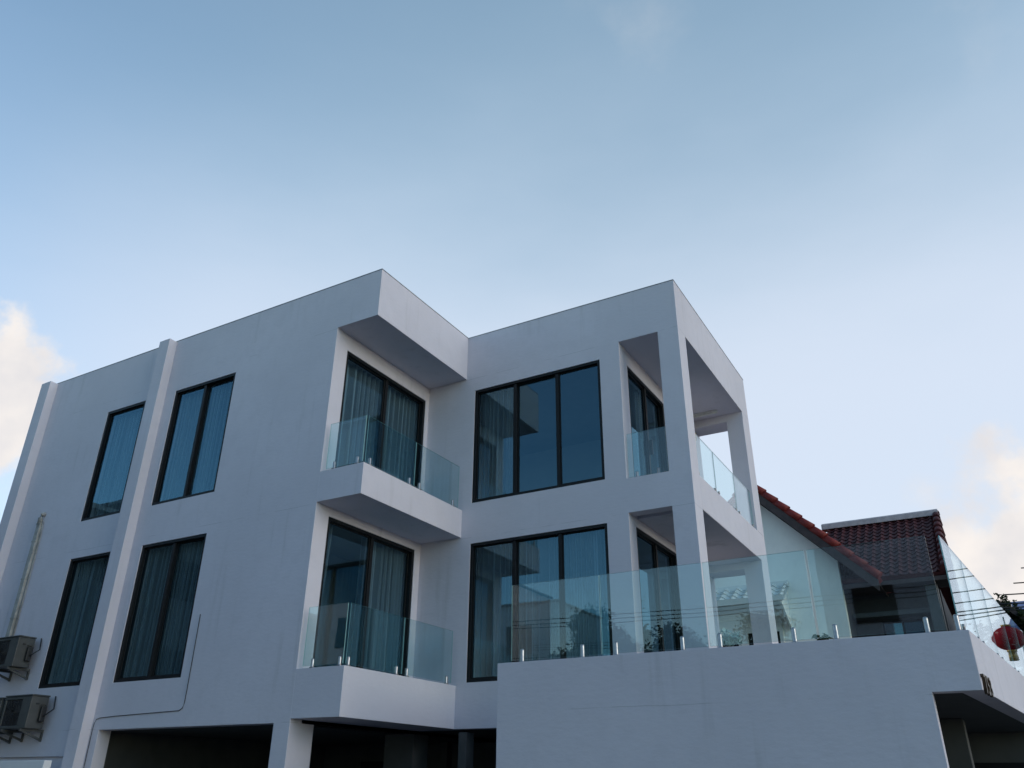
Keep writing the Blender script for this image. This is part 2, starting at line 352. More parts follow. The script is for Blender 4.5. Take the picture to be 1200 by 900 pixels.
# storey levels
Z1, Z2, ZR = 3.198, 6.398, 10.23
ND = 0.944; D1 = 2.979; W = 4.60; XO0, XO1 = 3.426, 4.211; YO0, YO1, D2 = 3.406, 7.229, 7.786
LW_WINS = [(-7.505, -6.239, 6.464, 8.957, 1), (-5.302, -3.539, 6.464, 8.957, 2), (-7.505, -6.239, 3.206, 5.677, 1), (-5.302, -3.539, 3.206, 5.677, 2)]
RW_WINS = [(0.212, 3.019, 6.513, 8.934, 3), (0.212, 3.019, 3.238, 5.714, 3)]
T = 0.25
m = MB()
m.cells([(-10.17, -ND, 0, T, 2.44, ZR), (-10.17, -5.931, 0, T, 2.03, 2.44), (-5.931, -5.40, 0, T, 0, 2.44), (-1.272, -ND, 0, 0.52, 0, 2.44),
         (-10.17, -9.92, T, 9.0, 2.03, ZR), (-9.92, -ND, 8.75, 9.0, 0, ZR),
         (-ND-T, -ND, T, 8.75, 2.44, ZR), (-10.17, -5.931, 0.05, T, 0, 2.03), (-10.17, -9.92, T, 9.0, 0, 2.03), (-ND, 0, 0, D1-0.001, 9.241, ZR)],
        [(a, b, -1, T+.01, c, d) for a, b, c, d, _ in LW_WINS] + [(-ND-T-.1, -ND+.1, 0.331, 2.861, 6.40, 8.918), (-ND-T-.1, -ND+.1, 0.331, 2.801, 3.20, 5.70)])
m.build('left_wing_wall', M['plaster'], H, 0.004)
m = MB()
m.cells([(-ND, XO1, D1, D1+T, 2.493, ZR), (-ND, XO0-T, D2-T, D2, 0, ZR), (XO0-T, XO0, D1+T, D2, 2.493, ZR),
         (XO1, W, D1, YO0, 2.493, ZR), (W-0.30, W, YO0, YO1, 9.208, ZR), (XO0, W-0.3, D2-0.3, D2, 9.208, ZR), (W-0.3, W, YO1, D2, 9.208, ZR),
         (XO0, W, YO1+0.02, D2, 9.03, 9.208), (XO0, W, YO1+0.02, D2, 5.69, 5.838)],
        [(a, b, D1-.1, D1+T+.01, c, d) for a, b, c, d, _ in RW_WINS] + [(XO0, XO1, D1-.1, YO0, 6.458, 9.208), (XO0, XO1, D1-.1, YO0, 3.26, 5.838),
         (XO0-T-.1, XO0+.1, 3.356, 5.365, 6.46, 8.88), (XO0-T-.1, XO0+.1, 3.30, 5.40, 3.26, 5.68)])
m.build('right_wing_wall', M['plaster'], H, 0.004)
# loggia floors and ceiling
m = MB(); m.box(XO0, W, YO0, D2, 5.838, 6.458); m.build('loggia_slab', M['plaster'], H, 0.01)
m = MB(); m.box(XO0, W, YO0, D2, 2.95, 3.25); m.build('loggia_slab', M['floor'], H)
m = MB(); m.box(XO0, W-0.3, D1+T, D2-0.3, 9.208, 9.5); m.build('loggia_ceiling', M['plaster'], H)
for z0, z1 in ((6.458, 9.03), (3.25, 5.69)):
    m = MB(); m.box(4.235, W, YO1, D2, z0, z1); m.build('column', M['plaster'], H, 0.004)
# overhang, balcony slabs
m = MB(); m.box(-ND, 0, 0, D1-0.001, 5.856, Z2); m.build('balcony_slab', M['plaster'], H, 0.004)
m = MB(); m.box(-ND, 0, 0, D1-0.001, 2.493, Z1); m.build('balcony_slab', M['plaster'], H, 0.004)
m = MB(); o_ = 0.006
m.cells([(-10.176, o_, -o_, T+o_, ZR+.001, ZR+.016), (-T, o_, -o_, D1+o_, ZR+.001, ZR+.016), (-T, W+o_, D1-o_, D1+T, ZR+.001, ZR+.016), (W-T, W+o_, D1-o_, D2+o_, ZR+.001, ZR+.016)]); m.build('parapet_coping', M['coping'], H)
# ribs on the left wing
m = MB(); m.box(-5.931, -5.606, -0.194, 0, 0, 10.216); m.build('pilaster', M['plaster'], H, 0.004)
m = MB(); m.box(-10.171, -9.817, -0.194, 0, 1.6, 10.216); m.build('pilaster', M['plaster'], H, 0.004)
# interior floors and roof deck
m = MB()
for z in (2.90, 5.95, 9.24): m.cells([(-9.92, -ND-T, T, 8.75, z, z+0.28), (-ND, XO0-T, D1+T, D2-T, z, z+0.28)])
m.build('floor_slab', M['interior'], H)
m = MB(); m.box(-9.92, -ND-T, T, 8.75, 9.72, 9.85); m.box(-ND, XO0-T, D1+T, D2-T, 9.72, 9.85); m.build('roof_deck', M['roofdeck'], H)
m = MB()
for z in (3.18, 6.23):
    m.box(-9.9, -ND-T-.01, 5.0, 5.1, z+.005, z+2.7); m.box(-3.2, -3.1, T+.01, 4.99, z+.005, z+2.7); m.box(-ND+.01, XO0-T-.01, 6.6, 6.7, z+.005, z+2.7)
m.build('partition_wall', M['interior'], H)
# carport under the house
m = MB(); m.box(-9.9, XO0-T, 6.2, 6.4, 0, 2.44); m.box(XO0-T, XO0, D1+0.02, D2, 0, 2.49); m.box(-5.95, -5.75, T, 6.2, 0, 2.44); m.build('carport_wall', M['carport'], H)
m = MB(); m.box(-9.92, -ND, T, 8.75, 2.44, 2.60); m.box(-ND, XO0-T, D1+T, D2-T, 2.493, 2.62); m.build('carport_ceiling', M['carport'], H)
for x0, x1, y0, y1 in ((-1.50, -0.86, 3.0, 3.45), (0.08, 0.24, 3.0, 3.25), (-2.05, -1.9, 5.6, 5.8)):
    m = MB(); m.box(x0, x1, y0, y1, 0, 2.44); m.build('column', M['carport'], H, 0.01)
for x0, x1 in ((-4.6, -3.7), (-1.0, -0.1), (0.9, 2.4)):
    m = MB(); m.box(x0, x1, 6.14, 6.2, 0, 2.1); m.build('carport_door', M['frame'], H)
# terrace
TA = R(5.9); TC = Vector((8.188, -0.239, 0)); td = Vector((math.sin(TA), math.cos(TA), 0)); tn = Vector((math.cos(TA), -math.sin(TA), 0))
ZT, ZTB = 3.03, 2.47; TL = 7.3
m = MB()
m.cells([(2.776, 7.745, -0.239, -0.04, 0, ZT), (7.745, 8.188-0.0, -0.239, -0.04, ZTB, ZT), (2.776, 2.976, -0.04, D1-0.002, 0, ZT)])
m.build('terrace_wall', M['plaster'], H, 0.004)
pi = TC-tn*0.2+td*0.18; pe = TC+td*TL
m = MB(); a = TC+td*0.0; 
q = [(8.189, -0.238), tuple((TC+td*TL)[:2]), tuple((TC+td*TL-tn*0.2)[:2]), (8.189-0.2, -0.0395)]
q = [(8.1885, -0.2385), tuple((TC+td*TL)[:2]), tuple((TC+td*TL-tn*0.2)[:2]), (8.0, -0.0395), (8.1885, -0.0395)]
q = [(8.1885, -0.2385), tuple((TC+td*TL)[:2]), tuple((TC+td*TL-tn*0.2)[:2]), (8.0, -0.0395), (8.1885, -0.0400)]
m.prism([q[0], q[1], q[2], q[3], (8.1885, -0.0395)], ZTB, ZT); m.build('terrace_wall', M['plaster'], H, 0.004)
e = TC+td*TL-tn*0.2
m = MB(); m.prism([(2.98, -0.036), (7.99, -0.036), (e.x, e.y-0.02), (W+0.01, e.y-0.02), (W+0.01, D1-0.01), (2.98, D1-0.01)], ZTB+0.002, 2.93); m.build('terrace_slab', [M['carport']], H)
m = MB(); m.box(7.30, 7.80, 3.4, 3.8, 0, ZTB); m.build('column', M['carport'], H, 0.01)
m = MB(); m.box(XO0, 8.70, 6.75, 6.9, 0, ZTB); m.build('carport_wall', M['carport'], H)
m = MB(); m.box(3.6, 8.6, 6.70, 6.748, 0, 2.02); m.build('carport_door', M['frame'], H)

# windows and doors -------------------------------------------------
def window(name, org, u, w, h, n, depth=0.14, fw=0.055, sill=False, curtain=None, inset=0.02, door=False):
    """org: lower left corner seen from outside, u: horizontal unit vector, normal = outward"""
    org = Vector(org); u = Vector(u); z = Vector((0, 0, 1)); nrm = u.cross(z)
    mt = Matrix((( u.x, -nrm.x, 0, org.x), (u.y, -nrm.y, 0, org.y), (0, 0, 1, org.z), (0, 0, 0, 1)))
    m = MB(); g = 0.003
    a, b = inset, inset+depth
    m.cells([(g, w-g, a, b, g, h-g)], [(fw, w-fw, a-1, b+1, fw, h-fw)])
    for k in range(1, n):
        c = w*k/n; m.cells([(c-fw*0.62, c+fw*0.62, a+0.02+0.002*k, b-0.02, fw, h-fw)])
    for k in range(n):                       # slim sash rails set back in the frame
        x0, x1 = w*k/n+(fw if k == 0 else fw*0.62), w*(k+1)/n-(fw if k == n-1 else fw*0.62)
        yy = a+0.05+(0.03 if k % 2 else 0)
        m.cells([(x0, x1, yy, yy+0.03, fw, h-fw)], [(x0+0.022, x1-0.022, yy-1, yy+1, fw+0.03, h-fw-0.022)])
    m.v = [tuple(mt @ Vector(v)) for v in m.v]
    f = m.build(name, M['frame'], H, 0.003)
    m = MB()
    for k in range(n):
        x0, x1 = w*k/n+fw*0.7, w*(k+1)/n-fw*0.7; yy = a+0.062+(0.03 if k % 2 else 0)
        vs = [(x0, yy, fw), (x1, yy, fw), (x1, yy, h-fw), (x0, yy, h-fw)]
        m.add(vs, [(0, 1, 2, 3)])
    m.v = [tuple(mt @ Vector(v)) for v in m.v]
    m.build('glass_pane', M['pane'], f)
    if door:
        m = MB(); c = w/n; m.box(c+0.045, c+0.075, a-0.03, a+0.03, 0.95, 1.25); m.v = [tuple(mt @ Vector(v)) for v in m.v]; m.build('handle', M['dark'], f)
    return mt, w, h
def curtain(mt, x0, x1, h, label, yoff=0.26, seed=0, gather=1.0, sweep=0.0):
    rnd = random.Random(seed); n = int((x1-x0)/0.012); zs = [0.02, 0.3, 0.9, 1.6, h-0.25, h-0.10, h-0.02]
    ph = [rnd.uniform(0, 6.28) for _ in range(4)]; per = 0.125*gather
    vs = []
    for j, zz in enumerate(zs):
        k = zz/h
        for i in range(n+1):
            x = i*(x1-x0)/n
            warp = x+0.05*math.sin(x*5.1+ph[0])+0.025*math.sin(x*12.7+ph[1])
            amp = 0.046+0.018*math.sin(x*3.3+ph[2])+0.018*(1-k)
            y = yoff+amp*math.sin(2*math.pi*warp/per)+0.010*math.sin(2*math.pi*warp/per*2.3+ph[3])
            xs = x0+x-sweep*(1-k)**1.6*(x/(x1-x0))
            vs.append(mt @ Vector((xs+0.01*(1-k)*math.sin(x*9+ph[3]), y, zz)))
    fs = [(j*(n+1)+i, j*(n+1)+i+1, (j+1)*(n+1)+i+1, (j+1)*(n+1)+i) for j in range(len(zs)-1) for i in range(n)]
    m = MB(); m.add(vs, fs, 0, True)
    o = m.build('curtain', M['curtain']); tag(o, label, 'curtain', 'sheer curtains behind the windows'); return o
X, NY = (1, 0, 0), (0, 1, 0)
names = ['sheer curtain filling the single-pane upper window nearest the left end of the house',
         'sheer curtain filling the two-pane upper window to the right of the tall wall rib',
         'dim sheer curtain in the single-pane lower window beside the outdoor air conditioners',
         'dim sheer curtain in the two-pane lower window above the carport opening and its black cable']
for k, (a, b, c, d, n) in enumerate(LW_WINS):
    t = window('window', (a, 0, c), X, b-a, d-c, n, fw=0.052, inset=0.012)
    curtain(t[0], 0.04, b-a-0.04, d-c, names[k], seed=k+1, gather=1.0 if k < 2 else 0.9)
t = window('window', (0.212, D1, 6.513), X, 2.807, 2.421, 3, inset=0.012)
curtain(t[0], 0.03, 0.86, t[2], 'gathered sheer curtain in the left pane only of the wide upper three-pane window', seed=11, gather=0.8)
t = window('window', (0.212, D1, 3.238), X, 2.807, 2.476, 3, inset=0.012)
curtain(t[0], 0.03, 2.78, t[2], 'long sheer curtain across all of the wide three-pane window behind the terrace glass', seed=12)
t = window('sliding_door', (-ND, 0.331, 6.402), NY, 2.53, 2.516, 2, fw=0.06, inset=0.012)
curtain(t[0], 0.05, 2.48, t[2], 'sheer curtain behind the upper balcony sliding door under the roof overhang', seed=13, gather=1.25)
t = window('sliding_door', (-ND, 0.331, 3.202), NY, 2.47, 2.498, 2, fw=0.06, inset=0.012)
curtain(t[0], 1.22, 2.42, t[2], 'sheer curtain in the right half of the lower balcony sliding door', seed=14, gather=1.1)
curtain(t[0], 0.06, 0.42, t[2], 'narrow curtain drawn aside at the left edge of the lower balcony door', seed=15, gather=0.7, sweep=0.25)
t = window('sliding_door', (XO0, 3.356, 6.462), NY, 2.009, 2.418, 2, fw=0.06, inset=0.012, door=True)
curtain(t[0], 1.0, 1.5, t[2], 'curtain drawn together at the middle of the upper corner balcony door', seed=16, gather=0.8)
t = window('sliding_door', (XO0, 3.30, 3.262), NY, 2.10, 2.418, 2, fw=0.06, inset=0.012)

# glass balustrades -------------------------------------------------
def spigot_mesh(p, d, hgt=0.17, r=0.026):
    m = MB(); p = Vector(p); d = Vector(d); nn = Vector((-d.y, d.x, 0))
    m.lathe([(r*1.7, 0), (r*1.7, 0.012), (r*1.05, 0.016), (r*1.0, 0.02), (r*1.0, hgt-0.02), (r*0.9, hgt-0.006), (r*0.5, hgt)], p, 14)
    return m
def panel(p0, p1, z0, z1, gap=0.035, spig=(0.18, 0.82), side_clamp=False, hgt=0.17):
    p0, p1 = Vector((*p0, 0)), Vector((*p1, 0)); d = (p1-p0).normalized(); L = (p1-p0).length; nn = Vector((-d.y, d.x, 0))*0.006
    m = MB(); a, b = p0, p1
    za, zb = z0+gap, z1
    vs = [Vector((*(q+s).xy, z)) for z in (za, zb) for q, s in ((a, -nn), (b, -nn), (b, nn), (a, nn))]
    m.add(vs, [(0, 1, 5, 4), (2, 3, 7, 6)], 0); m.add(vs, [(0, 3, 2, 1), (4, 5, 6, 7), (1, 2, 6, 5), (3, 0, 4, 7)], 1)
    g = m.build('glass_panel', [M['rail'], M['railedge']], H)
    first = None
    for s in spig:
        q = p0+d*(L*s)
        if side_clamp:
            m = MB(); nv = Vector((d.y, -d.x, 0))
            c = Vector((q.x, q.y, z0+0.075)); m.tube([c-nv*0.028, c-nv*0.0075], 0.032, 12); m.tube([c+nv*0.0075, c+nv*0.028], 0.032, 12)
            m.box(q.x-0.016, q.x+0.016, q.y-0.016, q.y+0.016, z0, z0+0.05)
        else: m = spigot_mesh((q.x, q.y, z0), d, hgt)
        m.build('clamp' if side_clamp else 'spigot', M['steel'], g)
    return g
yg = -0.139
for x0, x1, s in ((2.93, 4.196, (3.086, 3.94)), (4.212, 5.535, (4.39, 5.227)), (5.555, 6.735, (5.673, 6.498)), (6.765, 7.985, (6.933, 7.82))):
    panel((x0, yg), (x1, yg), ZT, ZT+1.0, spig=[(q-x0)/(x1-x0) for q in s])
og = 0.09
def tp(y): p = TC-tn*og+td*((y+0.239)/math.cos(TA)); return (p.x, p.y)
ys = [-0.10, 1.14, 2.61, 4.20, 5.70, 6.95]
for a, b in zip(ys[:-1], ys[1:]): panel(tp(a+0.012), tp(b-0.012), ZT, ZT+1.0, spig=(0.12, 0.88), side_clamp=True)
m = spigot_mesh((8.10, -0.139, ZT), (1, 0, 0)); m.build('spigot', M['steel'], H)
zb = (7.27-Z2); ins = -0.035
panel((-0.85, 0.035), (-0.06, 0.035), Z2, Z2+0.87, spig=(0.22, 0.86), hgt=0.14)
panel((ins, 0.07), (ins, 1.435), Z2, Z2+0.87, spig=(0.09, 0.9), hgt=0.14)
panel((ins, 1.447), (ins, 2.87), Z2, Z2+0.87, spig=(0.11, 0.87), hgt=0.14)
panel((-0.85, 0.035), (-0.06, 0.035), Z1, Z1+0.92, spig=(0.24, 0.92), hgt=0.14)
panel((ins, 0.07), (ins, 1.435), Z1, Z1+0.92, spig=(0.04, 0.9), hgt=0.14)
panel((ins, 1.447), (ins, 2.87), Z1, Z1+0.92, spig=(0.09, 0.9), hgt=0.14)
for a, b in ((3.43, 4.60), (4.615, 5.97), (5.985, 7.21)): panel((W-0.06, a), (W-0.06, b), 6.458, 6.458+0.86, spig=(0.08, 0.92), side_clamp=True)
panel((XO0+0.03, D1+0.07), (XO1-0.03, D1+0.07), 6.458, 6.458+0.86, spig=(0.2, 0.75), hgt=0.12)

# ------------------------------------------------------------------ things on the house
def ac_unit(x1, z0, label):
    t = thing('air_conditioner_unit', label, 'air conditioner', (x1-0.41, -0.25, z0), 'outdoor air conditioner units on the left wall')
    x0 = x1-0.82; y0, y1, h = -0.43, -0.10, 0.54
    m = MB(); m.cells([(x0, x1, y0, y1, z0, z0+h)], [(x0+0.05, x0+0.55, y0-.1, y0+0.03, z0+0.05, z0+h-0.05), (x1-0.02, x1+.1, y1-0.14, y1-0.03, z0+0.10, z0+h-0.14)])
    m.build('body', M['acbody'], t, 0.018)
    m = MB(); m.box(x0-0.01, x1+0.012, y0-0.012, y1+0.01, z0+h+0.002, z0+h+0.03); m.build('top_cover', M['acbody'], t, 0.01)
    m = MB(); c = Vector((x0+0.30, y0+0.028, z0+h/2))
    for rr in (0.06, 0.10, 0.14, 0.18, 0.22):
        m.tube([c+Vector((rr*math.cos(q*math.pi/12), -0.022, rr*math.sin(q*math.pi/12))) for q in range(25)], 0.004, 5, cap=False)
    for q in range(12): m.tube([c+Vector((0.02*math.cos(q*math.pi/6), -0.020, 0.02*math.sin(q*math.pi/6))), c+Vector((0.23*math.cos(q*math.pi/6), -0.020, 0.23*math.sin(q*math.pi/6)))], 0.004, 5)
    m.build('fan_grille', M['dark'], t)
    m = MB(); m.box(x0+0.06, x0+0.54, y0+0.012, y0+0.029, z0+0.06, z0+h-0.06); m.build('fan_recess', M['dark'], t)
    m = MB(); m.box(x1+0.001, x1+0.05, y1-0.13, y1-0.03, z0+0.12, z0+h-0.16); m.build('valve_cover', M['dark'], t, 0.01)
    m = MB(); m.box(x1+0.001, x1+0.008, y0+0.10, y0+0.16, z0+h-0.14, z0+h-0.11); m.build('grip', M['dark'], t)
    for xx in (x0+0.12, x1-0.13):
        m = MB(); m.box(xx, xx+0.04, y0-0.02, 0.0-0.002, z0-0.045, z0-0.002)
        m.extrude([(xx, -0.03, z0-0.047), (xx, -0.03, z0-0.20), (xx, 0-.002, z0-0.20), (xx, 0-.002, z0-0.047)], (0.04, 0, 0))
        m.extrude([(xx+.004, y0+0.0, z0-0.047), (xx+.004, -0.032, z0-0.19), (xx+.004, -0.032, z0-0.15), (xx+.004, y0+0.08, z0-0.047)], (0.032, 0, 0))
        m.build('bracket', M['acbody'], t)
    m = MB(); m.tube([(x1+0.03, y1-0.08, z0+0.2), (x1+0.10, y1-0.06, z0+0.24), (x1+0.11, -0.04, z0+0.34), (x1+0.05, -0.025, z0+h+0.02)], 0.012, 7); m.build('pipe', M['dark'], t)
    return t
a0 = ac_unit(-7.80, 3.58, 'grey outdoor air conditioner highest on the wall, under the vertical pipe trunking')
copy_tree(a0, (0.92, 0, -1.10), 'lower outdoor air conditioner closest to the tall wall rib')
copy_tree(a0, (-0.02, 0, -1.12), 'lower outdoor air conditioner farther left, cut by the picture edge')
t = thing('pipe_trunking', 'weathered vertical pipe trunking rising above the upper air conditioner', 'trunking', (-8.88, -0.04, 4.15))
m = MB(); m.box(-8.945, -8.815, -0.075, -0.002, 4.15, 6.62); m.build('cover', M['trunk'], t, 0.012)
m = MB(); m.tube([(-8.88, -0.055, 6.60), (-8.88, -0.06, 6.72), (-8.86, -0.05, 6.80), (-8.84, -0.0, 6.83)], 0.045, 10); m.build('elbow', M['trunk'], t)
for zz in (4.6, 5.4, 6.2, 6.58): m = MB(); m.box(-8.952, -8.808, -0.081, -0.003, zz, zz+0.03); m.build('strap', M['trunk'], t, 0.004)
m = MB(); m.tube([(-8.76, -0.022, 4.15), (-8.755, -0.022, 5.2), (-8.765, -0.022, 6.3), (-8.80, -0.03, 6.66)], 0.012, 6); m.build('drain_pipe', M['trunk'], t)
pts = [(-3.31, 4.22), (-3.312, 3.6), (-3.315, 3.0), (-3.319, 2.80), (-3.345, 2.72), (-3.42, 2.685), (-4.2, 2.668), (-5.0, 2.65), (-5.43, 2.632), (-5.51, 2.61), (-5.55, 2.54), (-5.56, 2.4), (-5.57, 1.2), (-5.575, 0.1)]
m = MB(); m.tube([(x, -0.010, z) for x, z in pts], 0.006, 6); o = m.build('cable', M['cable']); tag(o, 'thin black cable clipped to the white wall around the carport opening', 'cable')
# ceiling light, wall lamp in the upper corner balcony
t = thing('ceiling_light', 'slim white batten light on the ceiling of the upper corner balcony', 'ceiling light', (3.95, 6.9, 9.15))
m = MB(); m.box(3.50, 4.13, 6.86, 6.97, 9.165, 9.206); m.build('housing', M['lamp'], t, 0.008)
m = MB(); m.box(3.53, 4.10, 6.885, 6.945, 9.14, 9.163); m.build('diffuser', M['lamp'], t, 0.01)
t = thing('wall_lamp', 'small brass wall lamp beside the upper corner balcony door', 'wall lamp', (3.47, 7.0, 8.7))
m = MB(); m.box(3.428, 3.445, 6.95, 7.05, 8.62, 8.86); m.build('back_plate', M['brass'], t, 0.005)
m = MB(); m.lathe([(0.02, 0), (0.05, 0.02), (0.055, 0.16), (0.06, 0.17), (0.03, 0.22), (0.008, 0.25)], (3.53, 7.0, 8.60), 12); m.build('lamp_shade', M['brass'], t)
m = MB(); m.tube([(3.44, 7.0, 8.82), (3.50, 7.0, 8.86), (3.53, 7.0, 8.845)], 0.008, 6); m.build('arm', M['brass'], t)
# house number on the terrace side wall
t = thing('house_number', 'bronze numerals of the house number on the terrace side wall by its lower corner', 'house number', tuple(TC+td*0.3+Vector((0, 0, 2.46))))
dg = bpy.context.evaluated_depsgraph_get()
for k, ch in enumerate('753'):
    cu = bpy.data.curves.new('numeral', 'FONT'); cu.body = ch; cu.size = 0.26; cu.extrude = 0.012; cu.bevel_depth = 0.002
    tmp = bpy.data.objects.new('numeral_text', cu); COL.objects.link(tmp)
    bpy.context.view_layer.update()
    me = bpy.data.meshes.new_from_object(tmp.evaluated_get(bpy.context.evaluated_depsgraph_get()))
    bpy.data.objects.remove(tmp)
    base = TC+td*(0.02+0.165*k)+tn*0.016+Vector((0, 0, 2.44))
    mtx = Matrix(((td.x, 0, tn.x, base.x), (td.y, 0, tn.y, base.y), (0, 1, 0, base.z), (0, 0, 0, 1)))
    me.transform(Matrix.Translation(-Vector(t['_o'])) @ mtx)
    me.materials.clear(); me.materials.append(M['bronze'])
    o = bpy.data.objects.new('numeral', me); COL.objects.link(o); o.parent = t
# boundary wall low at the left
m = MB(); m.box(-7.35, -5.95, -0.5, -0.36, 0, 1.955); o = m.build('boundary_wall', M['white2'], None, 0.01); tag(o, 'low white boundary wall below the air conditioners at the left', 'wall')

# ------------------------------------------------------------------ plants
def leaves(m, c, rad, n, size, rnd, clump=14, mi=0, sq=0.85, hollow=0.35):
    c = Vector(c)
    for _ in range(max(1, n//clump)):
        while True:
            q = Vector((rnd.uniform(-1, 1), rnd.uniform(-1, 1), rnd.uniform(-1, 1)))
            if hollow < q.length < 1: break
        q *= 0.75+0.4*mnoise.noise(q*2.1+c)
        cc = c+Vector((q.x*rad, q.y*rad, q.z*rad*sq)); cr = rad*rnd.uniform(0.10, 0.2)
        for _ in range(clump):
            p = cc+Vector((rnd.gauss(0, cr), rnd.gauss(0, cr), rnd.gauss(0, cr*0.8)))
            a = Vector((rnd.gauss(0, 1), rnd.gauss(0, 1), rnd.gauss(0, 0.6))).normalized(); b = a.orthogonal().normalized()
            b = Matrix.Rotation(rnd.uniform(0, 6.28), 3, a) @ b
            s = size*rnd.uniform(0.6, 1.3)
            m.add([p-a*s*0.5, p+b*s*0.24, p+a*s*0.5, p-b*s*0.24], [(0, 1, 2, 3)], mi)
def tree(name, base, h, rad, label, seed, group=None, mat='leaf', n=16000, size=0.20, lobes=6):
    rnd = random.Random(seed); t = thing(name, label, 'tree', base, group); b = Vector(base)
    m = MB(); top = b+Vector((rnd.uniform(-.3, .3), rnd.uniform(-.3, .3), h*0.55)); r0 = h*0.022
    m.tube([b, b+(top-b)*0.4+Vector((rnd.uniform(-.1, .1), rnd.uniform(-.1, .1), 0)), top, top+Vector((0, 0, h*0.25))], r0, 10, taper=r0*0.35)
    cs = []
    for k in range(lobes):
        q = 2*math.pi*k/lobes+rnd.uniform(-.4, .4); rr = rad*rnd.uniform(0.35, 0.6); c = b+Vector((rr*math.cos(q), rr*math.sin(q), h*rnd.uniform(0.5, 0.78)))
        m.tube([b+(top-b)*rnd.uniform(0.5, 0.95), (b+(top-b)*0.9+c)/2+Vector((0, 0, -.1)), c], r0*0.45, 6, taper=r0*0.12); cs.append((c, rad*rnd.uniform(0.42, 0.58)))
    cs.append((b+Vector((0, 0, h*0.83)), rad*0.55))
    m.build('trunk', M['bark'], t)
    m = MB()
    for c, r in cs: leaves(m, c, r, n//len(cs), size, rnd)
    m.build('crown', M[mat], t); return t

# ------------------------------------------------------------------ neighbouring house with red roofs
N_ = thing('red_roofed_house', 'cream gabled house with red tile roofs behind the white house', 'house', (4.0, 20.0, 0))
def tile_slope(o, u, v, lu, lv, pu=0.25, pv=0.31, amp=0.038, step=0.03, clipf=None):
    """o: eave corner, u along the eave, v up the slope"""
    o, u, v = Vector(o), Vector(u).normalized(), Vector(v).normalized(); n = u.cross(v)
    if n.z < 0: n = -n
    nu = max(2, int(lu/pu*6)); vs, fs = [], []; rows = []
    k = 0
    while k*pv < lv:
        a = k*pv; b = min(lv, (k+1)*pv+0.03); rows += [(a, step), (b, 0.0)]; k += 1
    m = MB()
    for ri, (a, off) in enumerate(rows):
        for i in range(nu+1):
            x = lu*i/nu; ph = (x/pu) % 1.0
            w = amp*(math.cos(2*math.pi*ph) if ph < 0.5 else -math.cos(2*math.pi*(ph-0.5))*0.55+ -0.45)
            vs.append(o+u*x+v*a+n*(w+off))
    for r in range(0, len(rows)-1):
        for i in range(nu):
            q = r*(nu+1)+i; fs.append((q, q+1, q+nu+2, q+nu+1))
    # underside so the slope has a thickness
    bq = len(vs); vs += [o-n*0.09, o+u*lu-n*0.09, o+u*lu+v*lv-n*0.09, o+v*lv-n*0.09]
    fs.append((bq, bq+3, bq+2, bq+1))
    fs.append((bq, bq+1, nu, 0))
    m.add(vs, fs, 0, False); return m
# gable wing: ridge along Y
GA = math.atan(1.02); ex, ez = 5.93, 7.02; gx = 2.62; gz = ez+(ex-gx)*math.tan(GA)
vR = Vector((-(ex-gx), 0, gz-ez)); LR = vR.length
m = tile_slope((ex, 15.6, ez), (0, 1, 0), vR, 9.0, LR); m.build('roof', M['redtile'], N_)
m = tile_slope((2*gx-ex, 15.6, ez), (0, 1, 0), (ex-gx, 0, gz-ez), 9.0, LR); m.build('roof', M['redtile'], N_)
m = MB(); k = 0                                # rolled verge tiles down the rake
vn = vR.normalized(); q = 0.0
while q < LR:
    for sx in (1, -1):
        p = Vector((ex, 15.58, ez))+vn*q; p2 = Vector((ex, 15.58, ez))+vn*min(q+0.50, LR)
        up = Vector((math.sin(GA), 0, math.cos(GA)))
        a = p+up*0.085; b = p2+up*0.055
        if sx < 0: a.x, b.x = 2*gx-a.x, 2*gx-b.x
        m.tube([a, b], 0.125, 10, taper=0.10)
    q += 0.46
m.build('verge_tile', M['redtile'], N_)
m = MB()
for sx in (1, -1):
    P = [(ex, ez-0.03), (gx, gz-0.03), (gx, gz-0.36), (ex-0.02, ez-0.36)]
    m.extrude([((x if sx > 0 else 2*gx-x), 15.56, z) for x, z in P], (0, 0.05, 0))
    P2 = [(ex, ez-0.13), (gx, gz-0.13), (gx, gz-0.17), (ex, ez-0.17)]
    m.extrude([((x if sx > 0 else 2*gx-x), 15.615, z) for x, z in P2], (0, 8.9, 0))
m.build('barge_board', M['soffit'], N_)
wx = 4.86; wz = gz-(wx-gx)*math.tan(GA)-0.36
m = MB(); m.extrude([(wx, 16, 0), (wx, 16, wz), (gx, 16, gz-0.36), (2*gx-wx, 16, wz), (2*gx-wx, 16, 0)], (0, 0.25, 0)); m.build('gable_wall', M['cream'], N_)
m = MB(); m.extrude([(wx-0.004, 16.252, 0), (wx-0.004, 16.252, wz), (gx, 16.252, gz-0.36), (2*gx-wx, 16.252, wz), (2*gx-wx, 16.252, 0)], (0, 8.1, 0)); m.build('side_wall', M['shadewall'], N_)
